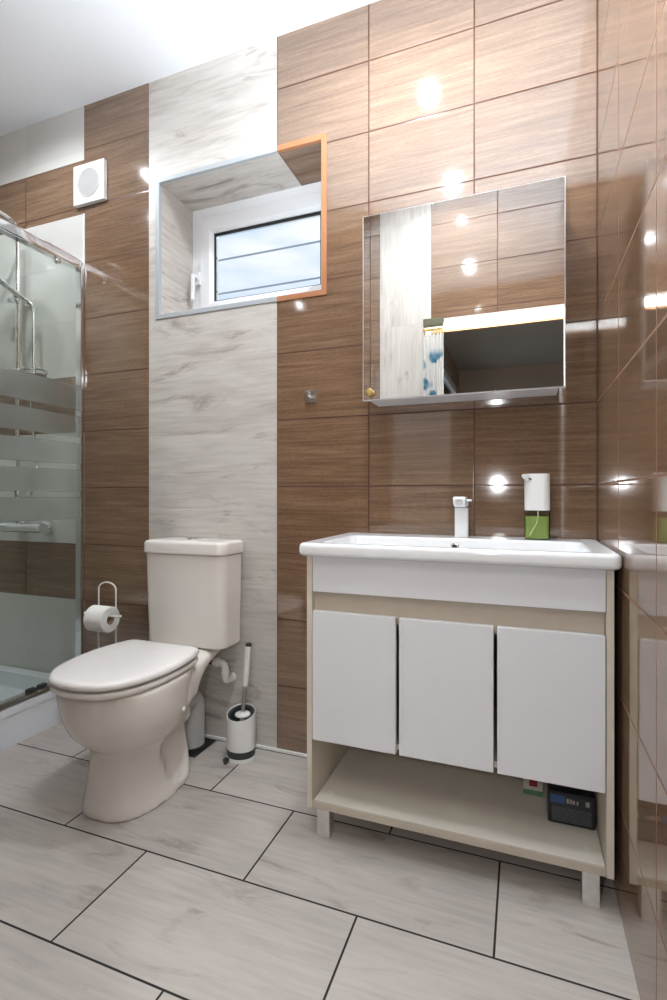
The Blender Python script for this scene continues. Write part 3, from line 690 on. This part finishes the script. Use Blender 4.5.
# shower column on the wall
col = thing('shower_column', 'chrome shower riser with overhead arm and mixer on the shower wall', 'shower', (-2.372, 0, .82))
yr = -.06
bm = BM(); tube(bm, bend([(0, yr, .05), (0, yr, 1.392), (0, yr - .40, 1.432)], .06, 8), .0095, 14); build('riser', bm, M['chrome'], col)
bm = BM(); lathe(bm, [(.11, 0), (.11, .008), (.03, .016), (.015, .04)], (0, yr - .40, 1.385), 'Z', 32); build('rain_head', bm, M['chrome'], col)
for z in (1.045, .16):
    bm = BM(); tube(bm, [(0, -.001, z), (0, yr, z)], .008, 10); lathe(bm, [(.017, -.012), (.02, -.001)], (0, 0, z), 'Y', 18); build('wall_bracket', bm, M['chrome'], col)
bm = BM(); lathe(bm, [(.034, -.022), (.037, -.010), (.037, -.0005)], (.13, 0, 0), 'Y', 28); lathe(bm, [(.034, -.022), (.037, -.010), (.037, -.0005)], (-.03, 0, 0), 'Y', 28)
tube(bm, [(-.09, yr, 0), (.155, yr, 0)], .022, 18); tube(bm, [(.13, -.01, 0), (.13, yr, 0)], .014, 12); tube(bm, [(-.03, -.01, 0), (-.03, yr, 0)], .014, 12)
tube(bm, [(0, yr, 0), (0, yr, .06)], .013, 12); mx = build('mixer', bm, M['chrome'], col)
bm = BM(); tube(bm, [(-.09, yr, 0), (-.115, yr, 0)], .019, 16); tube(bm, [(-.105, yr, .0), (-.105, yr - .06, .012)], .006, 10); build('mixer_handle', bm, M['chrome'], mx)
bm = BM()
for z, k in ((.682, 1.0), (.70, 1.06)): tube(bm, [(.055 + .115 * k * math.cos(t), yr - .01 + .055 * k * math.sin(t), z) for t in [2 * math.pi * q / 36 for q in range(36)]], .0032, 8, True)
for q in range(-9, 10):
    h = .055 * math.sqrt(max(0, 1 - (q / 9.6) ** 2)); tube(bm, [(.055 + q * .012, yr - .01 - h, .682), (.055 + q * .012, yr - .01 + h, .682)], .002, 6)
for q in range(12):
    t = 2 * math.pi * q / 12; tube(bm, [(.055 + .115 * math.cos(t), yr - .01 + .055 * math.sin(t), .682), (.055 + .122 * math.cos(t), yr - .01 + .058 * math.sin(t), .70)], .002, 6)
tube(bm, [(0, yr, .67), (0, yr, .712)], .0135, 12); build('soap_basket', bm, M['chrome'], col)
bm = BM(); tube(bm, [(0, yr, 1.02), (0, yr, 1.06)], .0145, 14); tube(bm, [(-.045, yr - .005, 1.045), (.045, yr - .045, 1.035)], .009, 12); lathe(bm, [(.014, -.012), (.016, .012)], (-.05, yr - .004, 1.046), 'X', 16); build('holder_bracket', bm, M['chrome'], col)
hs = thing('hand_shower', 'chrome hand shower with hanging hose clipped to the riser', 'hand shower', (-2.32, -.11, 1.865))
bm = BM(); tube(bm, [(.012, .03, -.018), (0, .0, 0), (-.012, -.14, .062), (-.016, -.19, .082)], [.010, .0125, .012, .010], 16); build('handle', bm, M['chrome'], hs)
bm = BM(); lathe(bm, [(.02, .028), (.05, .012), (.052, .0), (.048, -.006)], (0, 0, 0), 'Z', 28); bmesh.ops.rotate(bm, matrix=Matrix.Rotation(R(-28), 3, 'X'), verts=bm.verts[:]); bmesh.ops.translate(bm, vec=(-.02, -.235, .082), verts=bm.verts[:]); build('spray_head', bm, M['chrome'], hs)
bm = BM(); hp = [(.012, .03, -.018), (.03, .045, -.03), (.045, .05, -.08), (.046, .05, -.38), (.035, .045, -.50), (.052, .045, -.62), (.075, .045, -.75), (.060, .04, -.85), (.02, .035, -.885), (-.02, .035, -.84), (-.05, .035, -.87), (-.045, .045, -.97), (-.03, .049, -1.03)]
pts = []
for i in range(len(hp) - 1):
    p0, p1, p2, p3 = (Vector(hp[max(0, min(len(hp) - 1, i + k))]) for k in (-1, 0, 1, 2))
    for j in range(8):
        t = j / 8; pts.append(0.5 * ((2 * p1) + (p2 - p0) * t + (2 * p0 - 5 * p1 + 4 * p2 - p3) * t * t + (3 * p1 - p0 - 3 * p2 + p3) * t ** 3))
tube(bm, pts, .0065, 10); build('hose', bm, M['chrome'], hs)

# ================================================================== CEILING SPOTS
sp0 = thing('ceiling_spotlight', 'recessed ceiling spotlight nearest the back wall above the washbasin', 'spotlight', (-.59, -.45, H), 0, 'recessed ceiling spotlights')
bm = BM(); n = 32
loft(bm, [[(r * math.cos(2 * math.pi * k / n), r * math.sin(2 * math.pi * k / n), z) for k in range(n)] for r, z in ((.044, -.0005), (.043, -.005), (.033, -.006), (.030, -.002))], False, False); build('bezel', bm, M['chrome'], sp0)
bm = BM(); lathe(bm, [(.0295, -.0008), (.0295, -.003)], n=28); build('bulb', bm, M['bulb'], sp0)
for loc, lb_ in (((-.57, -1.11, H), 'recessed ceiling spotlight nearer the doorway above the washbasin side'), ((-2.09, -.48, H), 'recessed ceiling spotlight near the back wall above the shower edge'), ((-2.35, -.85, H), 'recessed ceiling spotlight nearer the doorway above the shower tray')):
    d = dup(sp0, loc); d['label'] = lb_

# ================================================================== DOORWAY CURTAIN (seen in the mirror)
ct = thing('curtain', 'white pleated curtain with blue flowers hanging in the doorway, reflected in the mirror', 'curtain', (-.678, -1.424, 0))
def curtain_mat():
    N = NT('curtain cloth with blue flowers'); x, y, z = N.xyz()
    v = N.n('ShaderNodeTexVoronoi'); N.put(v.inputs['Vector'], N.comb(N.math('MULTIPLY', x, 17.0), 0.0, N.math('MULTIPLY', z, 11.0))); v.inputs['Scale'].default_value = 1.0
    f = N.math('SUBTRACT', 1.0, N.step(v.outputs['Distance'], .42, .56)); nn = N.noise(N.comb(N.math('MULTIPLY', x, 40.0), 0.0, N.math('MULTIPLY', z, 30.0)), 1.0, 3)
    flower = N.ramp(nn, [(.38, srgb(60, 110, 140)), (.55, srgb(110, 165, 190)), (.68, srgb(150, 160, 130))])
    zone = N.math('MULTIPLY', N.step(z, 1.45, 1.52), N.math('SUBTRACT', 1.0, N.step(z, 1.74, 1.80)))
    N.put(N.b.inputs['Base Color'], N.mix(N.math('MULTIPLY', f, zone), srgb(232, 230, 226), flower)); N.b.inputs['Roughness'].default_value = .85; return N.m
bm = BM(); cols = 60; prev = None; fr_, bk_ = [], []
for i in range(cols + 1):
    x = -.06 + .112 * i / cols; y = .012 * math.sin(i * .65); fr_.append((x, y)); bk_.append((x, y - .003))
loop = fr_ + bk_[::-1]
loft(bm, [[(x * (1 + .04 * q), y * (1 + .3 * q), z) for x, y in loop] for z, q in ((.03, 1), (1.0, .6), (1.875, 0))]); build('cloth', bm, curtain_mat(), ct)
bm = BM(); tube(bm, [(-.060, 0, 1.90), (.053, 0, 1.90)], .008, 10); build('rod', bm, M['gold'], ct)
bm = BM(); box(bm, -.061, .054, -.0255, .011, 1.918, 1.962, .004); build('valance', bm, M['olive'], ct)
bm = BM()
for i in range(7): tube(bm, [(-.052 + i * .0165, .012 * math.cos(t), 1.888 + .022 * math.sin(t) * 1.0) for t in [2 * math.pi * k / 16 for k in range(16)]], .0022, 6, True)
build('rings', bm, M['gold'], ct)
